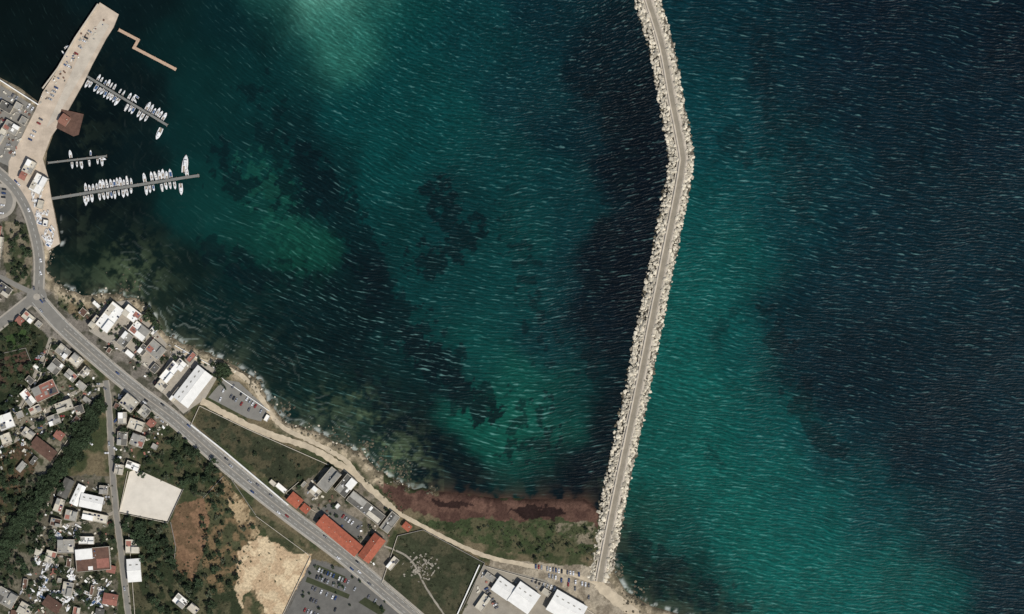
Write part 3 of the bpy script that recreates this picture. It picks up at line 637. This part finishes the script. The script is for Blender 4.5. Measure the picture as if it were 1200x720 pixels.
for a,b_ in[((478,662),(492,650)),((492,650),(500,658)),((500,658),(486,672)),((484,668),(502,680)),((502,680),(510,668)),((496,655),(508,664))]:
    p0,p1=W(*a),W(*b_); n=5
    for i in range(n):
        if random.random()<.7:
            t=(i+.5)/n; mb.box(p0[0]+(p1[0]-p0[0])*t,p0[1]+(p1[1]-p0[1])*t,LZ+.35,math.dist(p0,p1)/n*.9,random.uniform(.8,2.2),random.uniform(.4,.9),'lane',math.atan2(p1[1]-p0[1],p1[0]-p0[0]))
for _ in range(70): 
    x,y=W(random.gauss(494,8),random.gauss(664,7)); mb.box(x,y,LZ+.15,random.uniform(.5,2.2),random.uniform(.5,1.6),.4,'lane',random.random()*3)
mb.obj('ruined_foundations')
# ------------------------------------------------------------------ trees
def leafquad(vs,fs,c,s):
    n=rng.normal(size=3); n/=np.linalg.norm(n); n[2]=abs(n[2])+.3; a=np.cross(n,rng.normal(size=3)); a/=np.linalg.norm(a); b=np.cross(n,a); b/=np.linalg.norm(b)
    o=len(vs)
    for u,v in((-1,-.6),(.2,-1),(1,.2),(-.2,1)): vs.append(tuple(c+a*u*s+b*v*s))
    fs.append((o,o+1,o+2,o+3))
def treemesh(name,seed,R,Ht,nc,leaf,k):
    random.seed(seed); mb=MB(); mb.cyl(0,0,0,Ht*.5,.28,.18,'bark',7,.2,.1)
    vs=[];fs=[]
    for i in range(nc):
        a=random.uniform(0,6.28); r=R*math.sqrt(random.random())*.82; z=Ht*(.55+.4*random.random()*(1-(r/R)**2*.6))
        c=np.array([r*math.cos(a),r*math.sin(a),z])
        if i%3==0: mb.cyl(.15,.08,Ht*.42,z,.12,.04,'bark',5,c[0],c[1])
        cr=R*random.uniform(.2,.36)
        for j in range(leaf):
            d=rng.normal(size=3); d/=np.linalg.norm(d); leafquad(vs,fs,c+d*cr*random.uniform(.5,1)*np.array([1,1,.7]),R*random.uniform(.07,.13))
    mb.add(vs,fs,k); return mb.mesh(name)
TR=[treemesh('tree_mesh%d'%i,i+3,3.0,5.8,17,26,'leaf') for i in range(4)]
TO=[treemesh('olive_mesh%d'%i,i+13,2.6,4.2,13,24,'leaf2') for i in range(2)]
random.seed(11)
def tree(x,y,s=1,ol=False):
    place(random.choice(TO if ol else TR),'olive_tree' if ol else 'pine_tree',(*W(x,y),LZ),random.uniform(0,6.28),(s*random.uniform(.85,1.15),s*random.uniform(.85,1.15),s))
def nearb(x,y): return any((x-a)**2+(y-b_)**2<(c*.9)**2 for a,b_,c in OCC)
def scatter(poly,n,s0,s1,ol=.25):
    for _ in range(int(n*1.35)):
        x,y=rin(poly)
        if nearb(x,y) or onroad(x,y,-1): continue
        tree(x,y,s0+(s1-s0)*random.random()**1.6,random.random()<ol)
belt=[(118,474),(104,498),(88,528),(66,556),(42,590),(20,620),(-4,656),(-20,680)]
bs=smooth(belt,2.2)
for q in bs:
    for _ in range(4): tree(q[0]+random.gauss(0,4.0),q[1]+random.gauss(0,4.0),random.uniform(.9,1.7))
scatter([(138,605),(196,614),(204,660),(170,650),(165,640)],40,.9,1.8,.1); scatter([(165,650),(205,660),(255,690),(250,720),(180,720)],44,.7,1.6)
scatter([(8,262),(30,264),(36,300),(34,330),(14,338)],24,.7,1.2,.1); scatter([(0,380),(30,375),(58,402),(40,440),(20,475),(0,480)],60,.5,1.4,.3)
scatter([(60,400),(118,450),(118,480),(60,520),(20,560),(0,550),(0,480),(40,440)],130,.4,1.3,.2); scatter([(0,540),(40,540),(50,570),(0,640)],44,.6,1.4,.4)
scatter([(135,455),(205,495),(190,540),(135,550)],56,.4,1.2); scatter([(175,520),(228,505),(268,560),(255,600),(215,575),(170,552)],60,.5,1.5,.4)
scatter([(235,600),(262,570),(300,620),(275,690),(240,690)],40,.5,1.3,.4); scatter([(60,565),(132,565),(138,720),(0,720),(0,670)],110,.4,1.3,.25)
scatter([(30,570),(60,560),(66,640),(20,690),(0,680)],56,.7,1.5,.3)
scatter([(98,355),(160,352),(190,395),(262,420),(275,440),(240,470),(190,455),(110,400)],80,.4,1.0,.1); scatter([(246,424),(268,428),(274,442),(256,446)],14,.7,1.2,0)
scatter([(182,470),(215,486),(225,500),(190,490)],22,.6,1.3); scatter([(380,560),(425,555),(470,610),(440,640),(460,670),(360,600)],34,.4,1.0,.2)
scatter([(230,485),(300,515),(370,555),(340,580)],16,.4,.9,.5); scatter([(550,615),(690,620),(685,650),(620,655)],30,.3,.9,.4); scatter([(365,655),(425,675),(480,720),(340,720)],16,.4,.7,0)
scatter([(62,330),(85,345),(110,352),(96,378),(70,360)],12,.4,.9,.4)
for t in range(22): tree(234+t*1.45+random.uniform(-.5,.5),430+t*.9 if t<14 else 442+(t-14)*2,.42)
for t in range(6): tree(262+random.uniform(-5,5),434+random.uniform(-6,6),1.1)
for t in range(7): tree(692+random.uniform(-4,4),640+random.uniform(-12,20),.6,True)
for x,y in((172,372),(180,372),(176,366),(186,384),(182,378),(166,556),(240,562),(252,540),(210,536),(222,560),(205,520),(232,530),(212,545)): tree(x,y,1.4)
vs=[];fs=[]
def shrubs(poly,n,s0,s1):
    for _ in range(n):
        x,y=rin(poly)
        if nearb(x,y) or onroad(x,y,-2): continue
        X,Y=W(x,y); s=random.uniform(s0,s1)
        for j in range(14):
            d=rng.normal(size=3); d/=np.linalg.norm(d); leafquad(vs,fs,np.array([X,Y,LZ+s*.4])+d*s*np.array([1,1,.6])*random.uniform(.4,1),s*.3)
for poly,n in(([(228,478),(300,507),(385,545),(345,582),(230,500)],130),([(150,530),(200,495),(228,505),(275,560),(262,600),(160,550)],220),([(235,600),(262,560),(310,610),(275,690),(240,700)],170),
    ([(138,600),(200,612),(205,660),(280,640),(280,720),(150,720)],300),([(0,380),(30,375),(58,402),(20,475),(0,480)],220),([(0,510),(45,545),(20,600),(0,640)],160),
    ([(490,612),(696,614),(694,650),(575,642)],240),([(466,628),(568,660),(545,716),(448,684)],110),([(62,332),(108,350),(90,375)],40),([(0,560),(132,560),(140,720),(0,720)],300),([(60,395),(120,445),(60,520),(0,540),(0,490)],260),
    ([(206,592),(240,586),(230,680),(204,665)],18),([(280,645),(320,632),(366,650),(338,720),(285,720)],26),([(420,560),(450,566),(480,606),(450,590)],40)):
    shrubs(poly,n,.5,1.4)
me=bpy.data.meshes.new('scrub'); me.from_pydata(vs,[],fs); me.materials.append(MT['shrub']); place(me,'scrub_vegetation')
# ------------------------------------------------------------------ boats
def boatmesh(name,kind):
    mb=MB(); L_=1.0
    xs=[-.5,-.3,0,.25,.42,.5]; wd=[.15,.17,.17,.135,.06,.005] ; z0=-.02; n=len(xs)
    k='bgrey' if kind=='rib' else 'bwhite'
    vs=[];ft=.1
    for x,w_ in zip(xs,wd): vs+=[(x,-w_,ft),(x,w_,ft),(x*.95,-w_*.7,z0),(x*.95,w_*.7,z0),(x,-w_*.62,ft),(x,w_*.62,ft)]
    fs=[]
    for i in range(n-1):
        a=6*i;b_=a+6
        fs+=[(a,a+2,b_+2,b_),(a+1,b_+1,b_+3,a+3),(a,b_,b_+4,a+4),(a+1,a+5,b_+5,b_+1)]
    fs.append((0,1,3,2)); mb.add(vs,fs,k)
    def fl(x0,x1,w_,z,kk): mb.add([(x0,-w_,z),(x1,-w_*.8,z),(x1,w_*.8,z),(x0,w_,z)],[(0,1,2,3)],kk)
    fore=[(.1,-.1,.112),(.3,-.08,.112),(.46,-.01,.112),(.46,.01,.112),(.3,.08,.112),(.1,.1,.112)]
    if kind!='rib': mb.add(fore,[(0,1,2,3,4,5)],'bwhite')
    fl(-.47,.44 if kind=='rib' else .1,.115,.055,'bint' if kind!='rib' else 'rw')
    if kind=='cabin':
        mb.box(.05,0,.155,.34,.19,.09,'bwhite',taper=.85); mb.box(.18,0,.15,.1,.17,.07,'glass',taper=.7); mb.box(-.04,0,.215,.2,.15,.02,'bwhite')
    elif kind=='open': mb.box(.02,0,.13,.1,.08,.1,'bwhite'); mb.box(.055,0,.19,.02,.08,.04,'glass'); mb.box(-.32,0,.09,.08,.2,.05,'bwhite')
    elif kind=='cover': mb.box(-.12,0,.13,.5,.26,.06,'bblue',taper=.8)
    elif kind=='rib': mb.box(-.05,0,.12,.1,.08,.12,'bwhite'); mb.box(-.25,0,.1,.08,.1,.07,'rd')
    elif kind=='sail': mb.box(.05,0,.14,.4,.15,.05,'bwhite',taper=.8); mb.cyl(.08,0,.1,1.25,.008,.005,'metal',6); mb.box(-.12,0,.26,.38,.02,.03,'bblue')
    mb.box(-.52,0,.09,.05,.05,.12,'rd'); return mb.mesh(name)
BT=[boatmesh('boat_'+k,k) for k in('cabin','open','cover','rib','sail')]
def boat(x,y,L_,ang,z=0,w=None):
    i=random.choices(range(5),w or [5,5,2,2,1])[0]
    place(BT[i],['cabin_cruiser','motorboat','covered_motorboat','inflatable_boat','sailing_yacht'][i],(*W(x,y),z),math.radians(-ang)+random.gauss(0,.06),(L_,L_*random.uniform(.9,1.15),L_*.9))
def moor(a,b_,side,t0,t1,sp,l0,l1,pr=.92,off=2.0):
    a=np.array(a,float);b_=np.array(b_,float);D=b_-a;LL=np.linalg.norm(D);D/=LL;n=np.array([D[1],-D[0]])*side
    t=t0*LL
    while t<t1*LL:
        if random.random()<pr:
            l=random.uniform(l0,l1); q=a+D*t+n*(off+random.uniform(0,.8)+l/M/2); boat(q[0],q[1],l,math.degrees(math.atan2(n[1],n[0])))
        t+=sp*random.uniform(.9,1.2)
p1=((101,89),(196,147)); p2=((60,233),(232,206)); p3=((56,191),(125,183))
moor(*p1,1,.12,.45,4.2,4.5,7,.8); moor(*p1,1,.5,.56,4.3,6,8); moor(*p1,1,.68,.97,4.6,6,9.5,.9)
moor(*p1,-1,.05,.62,4.1,6,8.5,.93); moor(*p1,-1,.68,.86,5.2,6,8.5,.75); boat(186,157,12,115,w=[1,0,0,0,0])
moor(*p2,1,.24,.56,4.0,5.5,9,.93); moor(*p2,1,.64,.84,4.3,7,10,.93); moor(*p2,1,.84,.93,5,8,10.5,.9); boat(217,192,17,-88,w=[1,0,0,0,0])
moor(*p2,-1,.22,.56,4.3,5,8,.9); moor(*p2,-1,.64,.86,4.8,6,9,.88); boat(212,222,11,85,w=[1,0,0,0,0]); boat(101,236,9,95)
moor(*p3,1,.3,.75,5.5,5,8,.45); moor(*p3,-1,.4,.98,4.8,5,7.5,.65); boat(120,186,7,10)
for x,y in((160,113),(158,118),(78,55),(74,62)): boat(x,y,5.5,random.uniform(0,360))
for _ in range(34):
    x,y=rin([(36,218),(52,232),(62,258),(66,284),(58,290),(44,262)]); 
    if free(x,y,1): boat(x,y,random.uniform(5,8),random.choice([10,100,60])+random.gauss(0,8),LZ+.4)
for _ in range(80):
    x,y=rin([(36,650),(60,655),(95,675),(130,675),(136,712),(90,718),(50,700),(30,690)])
    if free(x,y,1): boat(x,y,random.uniform(5,9),random.choice([30,120])+random.gauss(0,8),LZ+.4)
for _ in range(14):
    x,y=rin([(60,620),(95,615),(90,635),(60,640)]); boat(x,y,random.uniform(5,7),random.choice([30,120]),LZ+.4)
# ------------------------------------------------------------------ cars
def carmesh(k):
    mb=MB(); xs=[-2.1,-1.95,-1.2,.9,1.8,2.1]; top=[.75,.9,.95,.95,.82,.6]; hw=[.72,.82,.86,.86,.82,.68]
    vs=[];fs=[];n=len(xs)
    for x,t,w_ in zip(xs,top,hw): vs+=[(x,-w_,.28),(x,-w_,t-.15),(x,-w_*.9,t),(x,w_*.9,t),(x,w_,t-.15),(x,w_,.28)]
    for i in range(n-1):
        a=6*i;b_=a+6
        for j in range(5): fs.append((a+j,a+j+1,b_+j+1,b_+j))
    fs+=[(0,1,2,3,4,5)[::-1],tuple(range(6*(n-1),6*n))]; mb.add(vs,fs,k)
    lo=[(-1.75,-.74,.94),(.95,-.74,.94),(.95,.74,.94),(-1.75,.74,.94)]; hi=[(-1.3,-.6,1.42),(.25,-.6,1.42),(.25,.6,1.42),(-1.3,.6,1.42)]
    mb.add(lo+hi,[(0,1,5,4),(1,2,6,5),(2,3,7,6),(3,0,4,7)],'glass')
    mb.box(-.525,0,1.445,1.6,1.24,.05,k)
    for x in(-1.3,1.3):
        for y in(-.8,.8):
            c=[(x+.32*math.cos(a*math.pi/5),y+s_,.32+.32*math.sin(a*math.pi/5)) for s_ in(-.1,.1) for a in range(10)]
            mb.add(c,[(i,(i+1)%10,10+(i+1)%10,10+i) for i in range(10)]+[tuple(range(10)),tuple(range(10,20))],'tyre')
    return mb.mesh('car_mesh_'+k)
CM=[carmesh(k) for k in('cw','cs','ck','cr','cb','cg')]
def car(x,y,ang,z=LZ+.2,name='parked_car'):
    place(random.choices(CM,[5,4,3,1,1.3,3])[0],name,(*W(x,y),z),-math.radians(ang)+random.gauss(0,.03))
def row(a,b_,n,rel=90,pr=.8,z=LZ+.14):
    an=math.degrees(math.atan2(b_[1]-a[1],b_[0]-a[0]))
    for i in range(n):
        if random.random()<pr: t=i/(n-1); car(a[0]+(b_[0]-a[0])*t,a[1]+(b_[1]-a[1])*t,an+rel+random.choice([0,180]),z)
row((270,450),(306,482),12,80,.5); row((262,458),(292,480),11,80,.5); row((255,466),(285,484),10,80,.3)
row((374,668),(408,682),11,90,.7); row((368,675),(404,690),12,90,.7); row((363,688),(400,704),12,90,.6); row((358,700),(396,716),13,90,.5); row((412,688),(440,704),8,90,.5); row((350,712),(372,721),7)
row((395,600),(420,618),8,90,.6); row((392,612),(412,626),6,90,.4)
row((628,664),(682,674),17,80,.8,LZ+.15); row((632,672),(690,686),16,80,.45,LZ+.15); row((570,690),(582,712),8,90,.7); row((624,680),(650,690),7,90,.6)
row((658,680),(690,700),9,60,.6)
row((66,103),(52,130),7,90,.5,LZ+.2);row((76,85),(110,30),16,90,.35,LZ+.2); row((48,140),(28,178),9,90,.5,LZ+.2); row((5,222),(2,250),7,90,.5); row((6,200),(22,216),6,0,.4)
row((2,118),(10,170),10,90,.6); row((15,112),(38,128),6,90,.6)
P,Nn=normals(smooth(MAIN,9))
for i in range(1,len(P)-3):
    an=math.degrees(math.atan2(P[i+1][1]-P[i][1],P[i+1][0]-P[i][0]))
    for o_,fl in((2.3,0),(5.2,0),(-2.3,180),(-5.2,180)):
        if random.random()<.07: q=P[i]+Nn[i]*o_; car(q[0],q[1],an+fl,LZ+.18,'driving_car')
for q in smooth(COASTR,14):
    if random.random()<.35: car(q[0]+1.8,q[1],70,LZ+.17,'driving_car')
for _ in range(60):
    x,y=rin([(55,400),(120,450),(200,495),(180,530),(130,545),(60,520),(0,540),(0,490)])
    if free(x,y,2) and not onroad(x,y,-3): car(x,y,random.choice([40,130,0]),LZ+.1)
for x,y in((40,338),(52,352),(128,520),(146,690)): car(x,y,80,LZ+.22,'driving_car')
mb=MB(); mb.cyl(0,0,0,8,.12,.07,'metal',8); mb.box(.9,0,8,1.9,.1,.1,'metal'); mb.box(1.9,0,7.95,.8,.3,.12,'rg'); lm=mb.mesh('street_lamp')
P,Nn=normals(smooth(MAIN,26))
for i in range(1,len(P)-2):
    q=P[i]+Nn[i]*8.6; t=P[i+1]-P[i]; place(lm,'street_lamp',(*W(*q),LZ+.12),-math.atan2(t[1],t[0])-math.pi/2)
mb=MB()
for poly,n in(([(60,560),(130,565),(138,720),(10,720),(40,640)],300),([(60,400),(118,450),(110,480),(60,520),(0,550),(0,480)],180),([(0,105),(40,125),(15,190),(0,190)],90),([(98,360),(150,350),(190,395),(240,420),(190,455),(110,400)],120),([(350,570),(400,550),(465,610),(440,670)],80),([(135,455),(200,495),(180,535),(138,540)],90),([(560,665),(640,690),(560,718)],50)):
    for _ in range(n):
        x,y=rin(poly)
        if free(x,y,1) and not onroad(x,y,-3): X,Y=W(x,y); mb.box(X,Y,LZ+.6,random.uniform(.8,3.5),random.uniform(.7,2),random.uniform(.5,1.6),random.choice(['rg','rg','rd','rb','rc','rc','rw','rp','metal']),random.random()*3)
mb.obj('yard_clutter')
mb=MB()
for _ in range(60):
    t=random.random(); x=48+t*68+random.uniform(-9,9); y=118-t*98+random.uniform(-2,14)*.6
    if pip(np.array([x]),np.array([y]),quay)[0]: X,Y=W(x,y); mb.box(X,Y,LZ+.5,random.uniform(.8,2.5),random.uniform(.7,1.6),random.uniform(.4,.8),random.choice(['rg','rd','rb','rc','rc','bblue','rw']),random.random()*3)
mb.obj('fishing_gear')
# ------------------------------------------------------------------ light, camera
EL,AZ=56,140
w=bpy.data.worlds.new('World'); scene.world=w; w.use_nodes=True; nt=w.node_tree
sky=nt.nodes.new('ShaderNodeTexSky'); sky.sky_type='NISHITA'; sky.sun_disc=False; sky.sun_elevation=math.radians(EL); sky.sun_rotation=math.radians(AZ)
bg=nt.nodes['Background']; bg.inputs['Strength'].default_value=.075; nt.links.new(sky.outputs[0],bg.inputs['Color'])
sl=bpy.data.lights.new('sun','SUN'); sl.energy=3.6; sl.angle=math.radians(.5); sl.color=(1,.96,.91)
so=bpy.data.objects.new('sun',sl); COL.objects.link(so)
d=Vector((math.sin(math.radians(AZ))*math.cos(math.radians(EL)),math.cos(math.radians(AZ))*math.cos(math.radians(EL)),math.sin(math.radians(EL))))
so.rotation_euler=(-d).to_track_quat('-Z','Y').to_euler(); so.location=(0,0,500)
cam=bpy.data.cameras.new('camera'); co=bpy.data.objects.new('camera',cam); COL.objects.link(co); scene.camera=co
co.location=(0,0,3000+LZ); cam.sensor_width=36; cam.lens=36*3000/960.0; cam.clip_start=10; cam.clip_end=60000
scene.view_settings.view_transform='Standard'; scene.view_settings.look='None'; scene.view_settings.exposure=0
